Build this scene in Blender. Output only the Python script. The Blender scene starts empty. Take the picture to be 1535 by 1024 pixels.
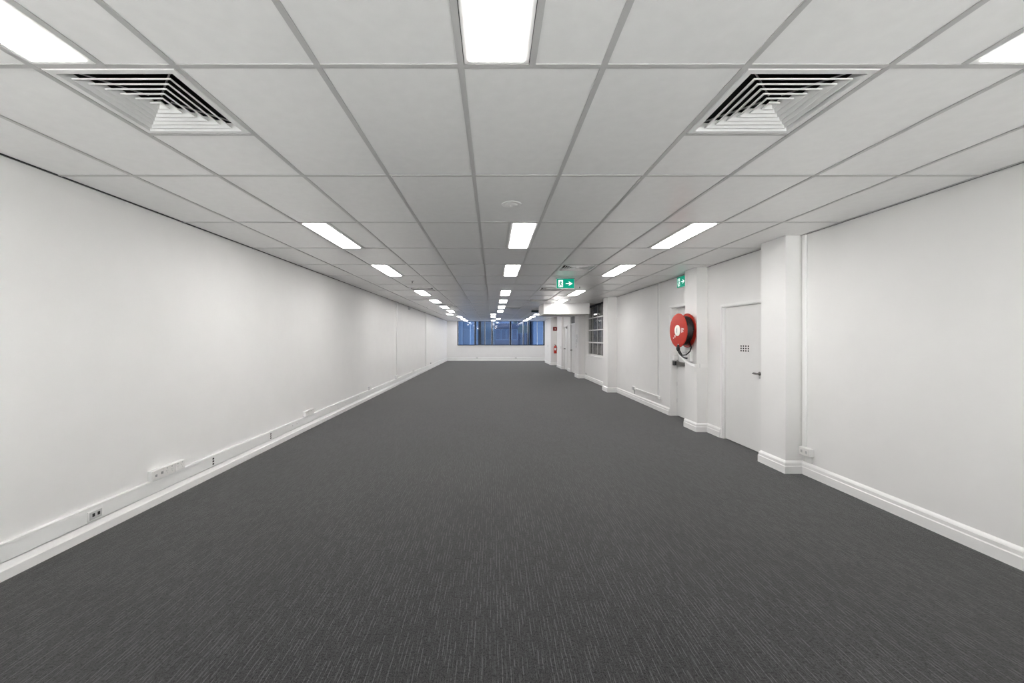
import bpy, bmesh, math, random
from mathutils import Vector
random.seed(7)
C = bpy.context.scene.collection
SC = bpy.context.scene
PI = math.pi

# ------------------------------------------------------------------ camera, sky, exposure
F = 634.0; VX, VY = 739.0, 507.0; ZC = 1.505
cam_d = bpy.data.cameras.new('camera'); cam = bpy.data.objects.new('camera', cam_d); C.objects.link(cam)
cam.location = (0, 0, ZC); cam.rotation_euler = (PI/2, 0, 0)
cam_d.sensor_width = 36.0; cam_d.sensor_fit = 'HORIZONTAL'
cam_d.lens = F/1535*36.0
cam_d.shift_x = (1535/2-VX)/1535
cam_d.shift_y = -(512-VY)/1535
cam_d.clip_start = 0.05; cam_d.clip_end = 500
SC.camera = cam
SC.view_settings.view_transform = 'Standard'
SC.view_settings.look = 'None'
SC.view_settings.gamma = 1.0
SC.view_settings.use_curve_mapping = False
SC.view_settings.exposure = 2.0      # lights below are kept low and exposed for the room
SKY = 0.32
SUN = 22.5
PANEL = 6.4
SC.cycles.max_bounces = 16; SC.cycles.diffuse_bounces = 12; SC.cycles.glossy_bounces = 6; SC.cycles.transparent_max_bounces = 16
w = bpy.data.worlds.new('sky'); SC.world = w; w.use_nodes = True
bg = w.node_tree.nodes['Background']
bg.inputs[0].default_value = (0.97, 0.985, 1.0, 1); bg.inputs[1].default_value = SKY
sun_d = bpy.data.lights.new('sun', 'SUN'); sun_d.energy = SUN; sun_d.angle = 0.01; sun_d.color = (1.0, 0.985, 0.97)  # added sun; it lights the terrace that bounces light onto the ceiling
sun = bpy.data.objects.new('sun', sun_d); C.objects.link(sun); sun.location = (20, -10, 30)
sun.rotation_euler = Vector((-0.5, 0.0, -0.866)).to_track_quat('-Z', 'Y').to_euler()

# ------------------------------------------------------------------ materials
def pm(name, col, rough=0.5, metal=0.0, spec=0.5, emit=None, estr=0.0):
    m = bpy.data.materials.new(name); m.use_nodes = True
    b = m.node_tree.nodes['Principled BSDF']
    b.inputs['Base Color'].default_value = (*col, 1)
    b.inputs['Roughness'].default_value = rough
    b.inputs['Metallic'].default_value = metal
    b.inputs['Specular IOR Level'].default_value = spec
    if emit:
        b.inputs['Emission Color'].default_value = (*emit, 1)
        b.inputs['Emission Strength'].default_value = estr
    return m

def noisy(name, col, amt, scale, rough, bump=0.0, bscale=200.0, spec=0.5):
    """base colour with a fine grain and relief"""
    m = pm(name, col, rough, spec=spec); nt = m.node_tree; b = nt.nodes['Principled BSDF']
    tc = nt.nodes.new('ShaderNodeTexCoord')
    n = nt.nodes.new('ShaderNodeTexNoise'); n.inputs['Scale'].default_value = scale; n.inputs['Detail'].default_value = 4
    nt.links.new(tc.outputs['Object'], n.inputs['Vector'])
    r = nt.nodes.new('ShaderNodeMapRange')
    r.inputs['From Min'].default_value = 0.3; r.inputs['From Max'].default_value = 0.7
    r.inputs['To Min'].default_value = 1-amt; r.inputs['To Max'].default_value = 1+amt
    nt.links.new(n.outputs['Fac'], r.inputs['Value'])
    mx = nt.nodes.new('ShaderNodeVectorMath'); mx.operation = 'SCALE'
    mx.inputs[0].default_value = col
    nt.links.new(r.outputs['Result'], mx.inputs['Scale'])
    nt.links.new(mx.outputs['Vector'], b.inputs['Base Color'])
    if bump:
        n2 = nt.nodes.new('ShaderNodeTexNoise'); n2.inputs['Scale'].default_value = bscale; n2.inputs['Detail'].default_value = 3
        nt.links.new(tc.outputs['Object'], n2.inputs['Vector'])
        bp = nt.nodes.new('ShaderNodeBump'); bp.inputs['Strength'].default_value = bump; bp.inputs['Distance'].default_value = 0.002
        nt.links.new(n2.outputs['Fac'], bp.inputs['Height'])
        nt.links.new(bp.outputs['Normal'], b.inputs['Normal'])
    return m

def carpet_mat():
    m = pm('carpet', (0.05, 0.05, 0.05), 0.95, spec=0.2); nt = m.node_tree; b = nt.nodes['Principled BSDF']
    L = nt.links.new
    tc = nt.nodes.new('ShaderNodeTexCoord')
    def noise(sx, sy, det, rough=0.5, dist=0.0):
        mp = nt.nodes.new('ShaderNodeMapping'); mp.inputs['Scale'].default_value = (sx, sy, 1)
        L(tc.outputs['Object'], mp.inputs['Vector'])
        n = nt.nodes.new('ShaderNodeTexNoise'); n.inputs['Scale'].default_value = 1.0
        n.inputs['Detail'].default_value = det; n.inputs['Roughness'].default_value = rough
        n.inputs['Distortion'].default_value = dist
        L(mp.outputs['Vector'], n.inputs['Vector']); return n.outputs['Fac']
    def mrange(v, a, c, lo, hi):
        r = nt.nodes.new('ShaderNodeMapRange'); r.inputs['From Min'].default_value = a; r.inputs['From Max'].default_value = c
        r.inputs['To Min'].default_value = lo; r.inputs['To Max'].default_value = hi
        L(v, r.inputs['Value']); return r.outputs['Result']
    def math2(op, a, c):
        n = nt.nodes.new('ShaderNodeMath'); n.operation = op
        for k, v in ((0, a), (1, c)):
            if isinstance(v, (int, float)): n.inputs[k].default_value = v
            else: L(v, n.inputs[k])
        return n.outputs[0]
    sp = nt.nodes.new('ShaderNodeSeparateXYZ'); L(tc.outputs['Object'], sp.inputs[0])
    def lines(pitch, lo, hi, seed, ln):
        # thin raised yarns running down the room, each broken into stretches of its own
        u = math2('ADD', math2('MULTIPLY', sp.outputs[0], 1.0/pitch), math2('MULTIPLY', noise(9, 10, 2.0), 0.5))
        u = math2('ADD', u, seed)
        fl = math2('FLOOR', u, 0); d = math2('ABSOLUTE', math2('SUBTRACT', math2('SUBTRACT', u, fl), 0.5), 0)
        line = mrange(d, 0.06, 0.16, 1.0, 0.0)
        cv = nt.nodes.new('ShaderNodeCombineXYZ')
        L(math2('MULTIPLY', fl, 7.31), cv.inputs[0]); L(math2('MULTIPLY', sp.outputs[1], ln), cv.inputs[1])
        n = nt.nodes.new('ShaderNodeTexNoise'); n.inputs['Scale'].default_value = 1.0; n.inputs['Detail'].default_value = 1.0
        L(cv.outputs[0], n.inputs['Vector'])
        return math2('MULTIPLY', line, mrange(n.outputs['Fac'], lo, hi, 0.0, 1.0))
    rib = math2('MAXIMUM', lines(0.019, 0.44, 0.56, 0.0, 7.0), math2('MULTIPLY', lines(0.0115, 0.45, 0.60, 0.37, 11.0), 0.7))
    loops = mrange(noise(270, 130, 2.0, 0.6, 0.6), 0.40, 0.62, 0.0, 1.0)      # small loops between the yarns
    dark = mrange(noise(95, 65, 1.5), 0.54, 0.64, 0.0, 1.0)                     # sunk holes
    broad = mrange(noise(1.3, 0.8, 3.0), 0.3, 0.7, 0.9, 1.1)
    hi = math2('MAXIMUM', rib, math2('MULTIPLY', loops, 0.44))
    v = math2('ADD', 0.010, math2("MULTIPLY", hi, 0.080))
    v = math2('MULTIPLY', v, mrange(dark, 0, 1, 1.0, 0.40))
    v = math2('MULTIPLY', v, broad)
    fine = loops
    cm = nt.nodes.new('ShaderNodeCombineColor')
    L(v, cm.inputs[0]); L(v, cm.inputs[1]); L(math2('MULTIPLY', v, 1.04), cm.inputs[2])
    L(cm.outputs[0], b.inputs['Base Color'])
    h = math2('SUBTRACT', hi, math2('MULTIPLY', dark, 0.7))
    h = math2('ADD', h, math2('MULTIPLY', fine, 0.3))
    bp = nt.nodes.new('ShaderNodeBump'); bp.inputs['Strength'].default_value = 0.3; bp.inputs['Distance'].default_value = 0.003
    L(h, bp.inputs['Height']); L(bp.outputs['Normal'], b.inputs['Normal'])
    b.inputs['Sheen Weight'].default_value = 0.26
    b.inputs['Sheen Roughness'].default_value = 0.45
    return m

def glass_mat(name, tint, refl_rough=0.02, ior=1.5):
    m = bpy.data.materials.new(name); m.use_nodes = True; nt = m.node_tree; nt.nodes.clear()
    out = nt.nodes.new('ShaderNodeOutputMaterial')
    t = nt.nodes.new('ShaderNodeBsdfTransparent'); t.inputs[0].default_value = (*tint, 1)
    g = nt.nodes.new('ShaderNodeBsdfGlossy'); g.inputs['Roughness'].default_value = refl_rough
    f = nt.nodes.new('ShaderNodeFresnel'); f.inputs['IOR'].default_value = ior
    mx = nt.nodes.new('ShaderNodeMixShader')
    ge = nt.nodes.new('ShaderNodeNewGeometry'); inv = nt.nodes.new('ShaderNodeMath'); inv.operation = 'SUBTRACT'; inv.inputs[0].default_value = 1.0
    nt.links.new(ge.outputs['Backfacing'], inv.inputs[1])
    mu = nt.nodes.new('ShaderNodeMath'); mu.operation = 'MULTIPLY'          # the surface reflects once, on the face towards the light
    nt.links.new(f.outputs[0], mu.inputs[0]); nt.links.new(inv.outputs[0], mu.inputs[1])
    nt.links.new(mu.outputs[0], mx.inputs[0]); nt.links.new(t.outputs[0], mx.inputs[1]); nt.links.new(g.outputs[0], mx.inputs[2])
    nt.links.new(mx.outputs[0], out.inputs['Surface'])
    return m

M = {}
M['wall'] = noisy('wall_paint', (0.83, 0.822, 0.812), 0.012, 3.0, 0.6, 0.08, 160)
M['trim'] = pm('gloss_white_paint', (0.86, 0.855, 0.845), 0.3)
M['door'] = noisy('door_paint', (0.80, 0.795, 0.785), 0.01, 5.0, 0.4)
M['tile'] = noisy('ceiling_tile', (0.90, 0.893, 0.885), 0.02, 14.0, 0.24, 0.03, 90, spec=0.6)
M['grid'] = pm('grid_enamel', (0.52, 0.515, 0.51), 0.6, spec=0.25)
M['carpet'] = carpet_mat()
M['slab'] = pm('dark_plenum', (0.04, 0.04, 0.04), 0.9)
M['plastic'] = pm('white_plastic', (0.87, 0.87, 0.86), 0.35)
M['ivory'] = pm('ivory_plastic', (0.80, 0.79, 0.77), 0.4)
M['grey'] = pm('grey_plastic', (0.32, 0.32, 0.32), 0.4)
M['greyp'] = pm('pale_grey_plastic', (0.55, 0.55, 0.55), 0.4)
M['dark'] = pm('dark_hole', (0.02, 0.02, 0.02), 0.7)
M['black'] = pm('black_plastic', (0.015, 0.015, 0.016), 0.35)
M['rubber'] = pm('black_hose_rubber', (0.016, 0.016, 0.016), 0.30)
M['red'] = noisy('red_enamel', (0.45, 0.030, 0.016), 0.06, 12, 0.38, spec=0.3)
M['signred'] = pm('sign_red', (0.24, 0.030, 0.024), 0.5)
M['white'] = pm('white_print', (0.9, 0.9, 0.88), 0.5)
M['cream'] = pm('cream_print', (0.88, 0.86, 0.78), 0.45)
M['steel'] = pm('satin_steel', (0.22, 0.21, 0.20), 0.35, 0.9)
M['chrome'] = pm('pale_metal', (0.62, 0.62, 0.62), 0.3, 0.7)
M['vent'] = pm('vent_enamel', (0.82, 0.815, 0.805), 0.4)
M['lightframe'] = pm('light_frame', (0.75, 0.745, 0.735), 0.4)
M['diffuser'] = pm('lit_diffuser', (0.9, 0.9, 0.9), 0.5, emit=(1.0, 0.978, 0.96), estr=PANEL)
M['signgreen'] = pm('lit_sign_green', (0.0, 0.12, 0.08), 0.45, spec=0.1, emit=(0.0, 0.27, 0.165), estr=0.25)
M['signwhite'] = pm('lit_sign_white', (0.9, 0.95, 0.93), 0.3, emit=(0.9, 1.0, 0.96), estr=0.19)
M['signdark'] = pm('dark_teal_panel', (0.010, 0.030, 0.034), 0.3)
M['navy'] = pm('navy_window_frame', (0.008, 0.011, 0.02), 0.5, spec=0.2)
M['alu'] = pm('light_window_bead', (0.55, 0.62, 0.72), 0.4)
M['steelwin'] = pm('painted_steel_window', (0.78, 0.775, 0.765), 0.4)
M['steelgrey'] = pm('grey_steel_window', (0.45, 0.445, 0.44), 0.4)
M['glass'] = glass_mat('blue_tinted_glass', (0.62, 0.69, 0.80))
M['clear'] = glass_mat('clear_glass', (0.92, 0.95, 0.95))
M['smoke'] = glass_mat('grey_tinted_glass', (0.90, 0.90, 0.90), 0.05, 1.09)
M['curtain'] = noisy('grey_curtain', (0.30, 0.295, 0.29), 0.5, 9.0, 0.9)
M['darkpane'] = pm('dark_grey_pane', (0.06, 0.06, 0.065), 0.5, spec=0.2)
M['facade_blue'] = pm('blue_facade', (0.15, 0.235, 0.35), 0.35)
M['facade_blue2'] = pm('pale_blue_facade', (0.25, 0.37, 0.49), 0.4)
M['facade_navy'] = pm('navy_facade', (0.08, 0.11, 0.18), 0.5)
M['facade_pale'] = pm('pale_facade', (0.40, 0.44, 0.55), 0.6)
M['facade_green'] = pm('grey_green_facade', (0.17, 0.235, 0.235), 0.5)
M['winglass'] = pm('distant_window_glass', (0.08, 0.115, 0.19), 0.5)
M['fin'] = pm('pale_fin', (0.22, 0.31, 0.42), 0.5)
M['paving'] = noisy('bounce_paving', (0.57, 0.55, 0.545), 0.05, 1.0, 0.9)
M['asphalt'] = noisy('asphalt', (0.10, 0.11, 0.13), 0.1, 2.0, 0.9)

# ------------------------------------------------------------------ mesh helpers
class MB:
    def __init__(s): s.v = []; s.f = []; s.smooth = False
    def quad(s, a, b, c, d):
        n = len(s.v); s.v += [a, b, c, d]; s.f.append((n, n+1, n+2, n+3)); return s
    def poly(s, pts):
        n = len(s.v); s.v += list(pts); s.f.append(tuple(range(n, n+len(pts)))); return s
    def box(s, x0, y0, z0, x1, y1, z1):
        x0, x1 = min(x0, x1), max(x0, x1); y0, y1 = min(y0, y1), max(y0, y1); z0, z1 = min(z0, z1), max(z0, z1)
        n = len(s.v)
        s.v += [(x0,y0,z0),(x1,y0,z0),(x1,y1,z0),(x0,y1,z0),(x0,y0,z1),(x1,y0,z1),(x1,y1,z1),(x0,y1,z1)]
        for q in ((0,3,2,1),(4,5,6,7),(0,1,5,4),(1,2,6,5),(2,3,7,6),(3,0,4,7)): s.f.append(tuple(n+i for i in q))
        return s
    def bbox(s, x0, y0, z0, x1, y1, z1, bev=0.004, seg=2):
        x0, x1 = min(x0, x1), max(x0, x1); y0, y1 = min(y0, y1), max(y0, y1); z0, z1 = min(z0, z1), max(z0, z1)
        bm = bmesh.new(); bmesh.ops.create_cube(bm, size=1.0)
        for v in bm.verts:
            v.co = Vector(((v.co.x+.5)*(x1-x0)+x0, (v.co.y+.5)*(y1-y0)+y0, (v.co.z+.5)*(z1-z0)+z0))
        bmesh.ops.bevel(bm, geom=list(bm.edges), offset=bev, segments=seg, profile=0.5, affect='EDGES')
        n = len(s.v); bm.verts.index_update()
        s.v += [tuple(v.co) for v in bm.verts]
        s.f += [tuple(n+v.index for v in f.verts) for f in bm.faces]
        bm.free(); return s
    def tube(s, pts, r, seg=10, cap=True, closed=False):
        """round tube along points; r a number or one per point"""
        P = [Vector(p) for p in pts]; N = len(P)
        R = [r]*N if isinstance(r, (int, float)) else r
        up = None; rings = []
        for i in range(N):
            a = P[(i-1) % N] if (closed or i > 0) else P[i]
            b = P[(i+1) % N] if (closed or i < N-1) else P[i]
            t = (b-a).normalized()
            if up is None:
                up = t.orthogonal().normalized()
            up = (up - t*up.dot(t)).normalized(); sd = t.cross(up)
            n0 = len(s.v); rings.append(n0)
            for k in range(seg):
                an = 2*PI*k/seg
                s.v.append(tuple(P[i] + (up*math.cos(an)+sd*math.sin(an))*R[i]))
        rng = range(N if closed else N-1)
        for i in rng:
            a, b = rings[i], rings[(i+1) % N]
            for k in range(seg):
                s.f.append((a+k, a+(k+1) % seg, b+(k+1) % seg, b+k))
        if cap and not closed:
            s.f.append(tuple(rings[0]+k for k in range(seg))[::-1]); s.f.append(tuple(rings[-1]+k for k in range(seg)))
        s.smooth = True
        return s
    def lathe(s, prof, org, axis, seg=32):
        """profile [(radius, height)] turned about axis through org"""
        a = Vector(axis).normalized(); u = a.orthogonal().normalized(); v = a.cross(u); o = Vector(org)
        rings = []
        for (r, h) in prof:
            n0 = len(s.v); rings.append(n0)
            for k in range(seg):
                an = 2*PI*k/seg
                s.v.append(tuple(o + a*h + (u*math.cos(an)+v*math.sin(an))*max(r, 1e-5)))
        for i in range(len(prof)-1):
            for k in range(seg):
                s.f.append((rings[i]+k, rings[i]+(k+1) % seg, rings[i+1]+(k+1) % seg, rings[i+1]+k))
        s.f.append(tuple(rings[0]+k for k in range(seg))[::-1]); s.f.append(tuple(rings[-1]+k for k in range(seg)))
        s.smooth = True
        return s
    def sweep(s, prof, path, side=1):
        """profile [(out, z)] swept along a plan polyline with mitred corners; out = distance to the right(side=1) of travel"""
        n = len(path); P = [Vector(p) for p in path]
        offs = []
        for i in range(n):
            d0 = (P[i]-P[i-1]).normalized() if i > 0 else None
            d1 = (P[i+1]-P[i]).normalized() if i < n-1 else None
            def nrm(d): return Vector((d.y, -d.x))*side
            if d0 is None: m = nrm(d1)
            elif d1 is None: m = nrm(d0)
            else:
                a, b = nrm(d0), nrm(d1); m = (a+b); m = m/ max(0.2, m.length_squared)*2
            offs.append(m)
        rings = []
        for i in range(n):
            n0 = len(s.v); rings.append(n0)
            for (o, z) in prof:
                q = P[i]+offs[i]*o; s.v.append((q.x, q.y, z))
        k = len(prof)
        for i in range(n-1):
            for j in range(k-1):
                q = (rings[i]+j, rings[i+1]+j, rings[i+1]+j+1, rings[i]+j+1)
                s.f.append(q if side == 1 else q[::-1])
        s.f.append(tuple(rings[0]+j for j in range(k))); s.f.append(tuple(rings[-1]+j for j in range(k))[::-1])
        return s
    def build(s, name, mat, parent=None, fix=True):
        off = Vector(parent.matrix_basis.translation) if parent is not None else Vector((0, 0, 0))
        if parent is not None and parent.parent is not None: off = off + Vector(parent.parent.matrix_basis.translation)
        me = bpy.data.meshes.new(name)
        me.from_pydata([tuple(Vector(p)-off) for p in s.v], [], s.f)
        if fix:
            bm = bmesh.new(); bm.from_mesh(me); bmesh.ops.remove_doubles(bm, verts=bm.verts, dist=1e-6)
            bmesh.ops.recalc_face_normals(bm, faces=bm.faces); bm.to_mesh(me); bm.free()
        if s.smooth:
            for p in me.polygons: p.use_smooth = True
            try: me.set_sharp_from_angle(angle=math.radians(35))
            except Exception: pass
        me.materials.append(mat)
        o = bpy.data.objects.new(name, me); C.objects.link(o)
        if parent is not None: o.parent = parent
        return o

def tag(o, label=None, cat=None, group=None, kind=None):
    if label: o['label'] = label
    if cat: o['category'] = cat
    if group: o['group'] = group
    if kind: o['kind'] = kind
    return o
def empty(name, loc, label=None, cat=None, group=None, kind=None):
    o = bpy.data.objects.new(name, None); C.objects.link(o); o.location = loc; o.empty_display_size = 0.1
    return tag(o, label, cat, group, kind)
def copy_tree(o, loc):
    r = o.copy(); C.objects.link(r); r.location = loc
    for ch in list(o.children):
        c = ch.copy(); C.objects.link(c); c.parent = r
        for g in list(ch.children):
            d = g.copy(); C.objects.link(d); d.parent = c
    return r

# ------------------------------------------------------------------ room dimensions
XL, XR = -3.065, 3.45
YB, YF = -2.4, 28.2
H = ZC + 1.141
T = 0.15

# floor
tag(MB().box(XL-0.3, YB-0.2, -0.12, XR+0.9, YF+0.2, 0).build('floor', M['carpet']), 'dark charcoal loop carpet with fine lines running down the room', kind='structure')
# walls
tag(MB().box(XL-T, YB, 0, XL, YF, H+0.4).build('wall_left', M['wall']), 'long blank white wall with cable trunking along its foot', kind='structure')
mb = MB()
D1 = (5.31, 6.35, 1.975); D2 = (7.23, 8.21, 2.10); D3 = (17.75, 18.75, 2.46); D4 = (19.55, 20.45, 2.05)
W2 = (12.40, 15.45, 0.90, H+0.02)
ALC = (22.1, 23.7)
opens = [(D1[0], D1[1], 0, D1[2]), (D2[0], D2[1], 0, D2[2]), W2, (D3[0], D3[1], 0, D3[2]), (D4[0], D4[1], 0, D4[2]), (ALC[0], ALC[1], 0, H+0.4)]
y = YB
for (a, b, z0, z1) in opens:
    mb.box(XR, y, 0, XR+T, a, H+0.4)
    if z0 > 0: mb.box(XR, a, 0, XR+T, b, z0)
    if z1 < H+0.39: mb.box(XR, a, z1, XR+T, b, H+0.4)
    y = b
mb.box(XR, y, 0, XR+T, YF, H+0.4)
mb.box(XR+0.6, YB, 0, XR+0.7, YF, H+0.4)                    # outer leaf behind the openings
mb.box(XR+T, ALC[0]-0.08, 0, XR+0.6, ALC[0], H+0.4); mb.box(XR+T, ALC[1], 0, XR+0.6, ALC[1]+0.08, H+0.4)
mb.box(XR+0.2, ALC[0], 0, XR+0.28, ALC[1], H+0.4)
tag(mb.build('wall_right', M['wall'], fix=False), 'white wall with pillars, doors and a steel window', kind='structure')
WX0, WX1, WZ0 = -2.39, XR, 1.02
mb = MB().box(XL-T, YF, 0, XR+0.7, YF+0.2, WZ0).box(XL-T, YF, WZ0, WX0, YF+0.2, H+0.4).box(WX0, YF, H+0.0, XR+0.7, YF+0.2, H+0.4).box(WX1, YF, WZ0, XR+0.7, YF+0.2, H)
tag(mb.build('wall_front', M['wall'], fix=False), 'white end wall under the strip of blue windows', kind='structure')
BX0, BX1, BZ0, BZ1 = -2.95, 3.35, 0.08, 1.36  # low opening shaped to send bounced daylight to the ceiling more than upright faces
mb = MB().box(XL-T, YB-0.2, 0, BX0, YB, H+0.4).box(BX1, YB-0.2, 0, XR+0.7, YB, H+0.4).box(BX0, YB-0.2, 0, BX1, YB, BZ0).box(BX0, YB-0.2, BZ1, BX1, YB, H+0.4)
tag(mb.build('wall_back', M['wall'], fix=False), 'white wall with windows behind the camera', kind='structure')
wb = tag(MB().box(BX0, YB-0.16, BZ0, BX1, YB-0.1, BZ0+0.05).box(BX0, YB-0.16, BZ1-0.05, BX1, YB-0.1, BZ1).build('window_2', M['navy']), 'unseen strip window set low behind the camera to light the ceiling', kind='structure')
nb = 5
for i in range(nb+1):
    x = BX0 + (BX1-BX0)*i/nb
    MB().box(max(BX0, x-0.025), YB-0.16, BZ0+0.05, min(BX1, x+0.025), YB-0.1, BZ1-0.05).build('mullion', M['navy'], wb)
for i in range(nb):
    x0 = BX0 + (BX1-BX0)*i/nb+0.025; x1 = BX0 + (BX1-BX0)*(i+1)/nb-0.025
    MB().box(x0, YB-0.135, BZ0+0.05, x1, YB-0.129, BZ1-0.05).build('pane', M['clear'], wb)
tag(MB().box(-30, -40, -0.35, 30, YB-0.2, -0.15).build('ground', M['paving']), 'unseen pale terrace added behind the camera to bounce sunlight onto the ceiling', kind='structure')  # unseen sunlit reflector, added to brighten the ceiling through the back window

# ------------------------------------------------------------------ ceiling: slab above, grid bars, lay-in tiles
ceiling = tag(MB().box(XL-T, YB-0.2, H+0.40, XR+0.7, YF+0.2, H+0.5).build('ceiling', M['slab']), 'suspended ceiling of pale grey rectangular tiles in a grey metal grid', kind='structure')
GAP = 0.016
XC = [XL+GAP] + [-0.135+0.6*k for k in range(-4, 6)] + [XR-GAP]
Y0 = 0.577
YR = [Y0+1.2*k for k in range(0, 24)]; YR[-1] = YF-GAP
BH = 0.013       # half a bar
lights, vents = {}, {}
def col_of(x): return max(i for i in range(len(XC)) if XC[i] <= x+1e-6)
cL, cM, cR = col_of(-1.9), col_of(0.0), col_of(1.7)
for k in (0, 3, 5, 8, 10, 12, 14, 18, 20, 22): lights[(cL, k)] = 'L'  # the row against the far windows is added to brighten the end wall
lights[(cL-1, 16)] = 'R'
for k in (3, 5, 8, 10, 12, 14, 20): lights[(cM, k)] = 'R'
for k in (0, 16, 18, 22): lights[(cM, k)] = 'L'
for k in (0, 3, 5, 8, 10, 16, 18, 20, 22): lights[(cR, k)] = 'R'
cV = col_of(1.1); cW = col_of(0.5)
vents[(cL, 1)] = 'N'; vents[(cV, 1)] = 'N'; vents[(cV, 5)] = 'N'; vents[(cV, 7)] = 'F'; vents[(cL, 7)] = 'F'; vents[(cV, 10)] = 'N'; vents[(cL, 11)] = 'F'; vents[(cW, 12)] = 'F'
BKX = (1.655, 3.16); BKY = (13.83, 15.3); BKZ = 2.29      # bulkhead box
tile_cache = {}
def tile(x0, y0, x1, y1):
    x0 += BH*0.3; x1 -= BH*0.3; y0 += BH*0.3; y1 -= BH*0.3
    key = (round(x1-x0, 4), round(y1-y0, 4))
    if key not in tile_cache:
        o = MB().box(0, 0, 0, key[0], key[1], 0.015).build('ceiling_tile', M['tile'], ceiling); tile_cache[key] = o.data
    else:
        o = bpy.data.objects.new('ceiling_tile', tile_cache[key]); C.objects.link(o); o.parent = ceiling
    o.location = (x0, y0, H+0.0045)
def bar(x0, y0, x1, y1):
    lift = 0.0007 if x1-x0 > y1-y0 else 0.0
    MB().box(x0, y0, H+lift, x1, y1, H+0.004).build('grid_bar', M['grid'], ceiling)
light_spots, vent_spots = [], []
for i in range(len(XC)-1):
    for k in range(len(YR)-1):
        x0, x1, y0, y1 = XC[i], XC[i+1], YR[k], YR[k+1]
        l, v = lights.get((i, k)), vents.get((i, k)); xm = (x0+x1)/2; ym = (y0+y1)/2
        if l == 'L': light_spots.append((x0, y0, i)); tile(xm, y0, x1, y1); bar(xm-BH, y0, xm+BH, y1)
        elif l == 'R': light_spots.append((xm, y0, i)); tile(x0, y0, xm, y1); bar(xm-BH, y0, xm+BH, y1)
        elif v == 'N': vent_spots.append((xm, y0+0.3)); tile(x0, ym, x1, y1); bar(x0, ym-BH*0.7, x1, ym+BH*0.7)
        elif v == 'F': vent_spots.append((xm, ym+0.3)); tile(x0, y0, x1, ym); bar(x0, ym-BH*0.7, x1, ym+BH*0.7)
        else: tile(x0, y0, x1, y1)
for x in XC[1:-1]: bar(x-BH, YB, x+BH, YF-GAP)
for yy in YR[:-1]: bar(XL+GAP, yy-BH, XR-GAP, yy+BH)
MB().box(XL+GAP, YB, H+0.0045, XR-GAP, Y0-BH*0.3, H+0.02).build('ceiling_panel', M['tile'], ceiling)
for (x0, x1) in ((XR-GAP-0.012, XR-GAP),):
    MB().box(x0, YB, H-0.001, x1, YF-GAP, H+0.004).build('wall_angle', M['grid'], ceiling)
MB().box(XL+GAP, YF-GAP-0.012, H-0.001, XR-GAP, YF-GAP, H+0.004).build('wall_angle', M['grid'], ceiling)

tag(MB().box(XL, YB, H-0.001, XL+GAP-0.002, YF, H+0.012).build('shadow_strip_1', M['black']), 'black strip standing in for gap shade where the ceiling meets the blank wall', kind='structure')  # black strip paints the shade of the wall-to-ceiling gap
tag(MB().box(XR-GAP+0.004, YB, H-0.001, XR, YF, H+0.012).build('shadow_strip_2', M['black']), 'black strip standing in for gap shade where the ceiling meets the hose reel wall', kind='structure')  # gap shade on this side, likewise put in as black colour

# ------------------------------------------------------------------ ceiling lights
def make_light():
    t = empty('ceiling_light', (0, 0, H))
    W, L_ = 0.300, 1.200; e = 0.016; fw = 0.022
    m = MB()
    x0, x1, y0, y1 = e, W-e, e, L_-e
    for (a, b, c, d) in ((x0, y0, x0+fw, y1), (x1-fw, y0, x1, y1), (x0+fw, y0, x1-fw, y0+fw), (x0+fw, y1-fw, x1-fw, y1)):
        m.box(a, b, H+0.0005, c, d, H+0.05)
    m.box(x0, y0, H+0.05, x1, y1, H+0.07)
    m.build('frame', M['lightframe'], t)
    MB().box(x0+fw, y0+fw, H-0.003, x1-fw, y1-fw, H+0.012).build('diffuser', M['diffuser'], t)
    return t
ordn = ['first', 'second', 'third', 'fourth', 'fifth', 'sixth', 'seventh', 'eighth', 'ninth', 'tenth', 'eleventh']
rows = {}
for (x, yy, i) in light_spots:
    rows.setdefault('A' if x < -1 else ('B' if x < 1 else 'C'), []).append((yy, x))
rowname = {'A': 'in the row beside the blank wall', 'B': 'in the middle row', 'C': 'in the hose reel side row'}
lp = None
for key in 'ABC':
    for n, (yy, x) in enumerate(sorted(rows[key])):
        if lp is None: lp = make_light(); o = lp; o.location = (x, yy, H)
        else: o = copy_tree(lp, (x, yy, H))
        tag(o, 'lit ceiling light panel, %s from the camera %s' % (ordn[n], rowname[key]), 'ceiling light', 'recessed ceiling light panels')  # last panel of each row is an added one, lighting the end wall

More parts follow.
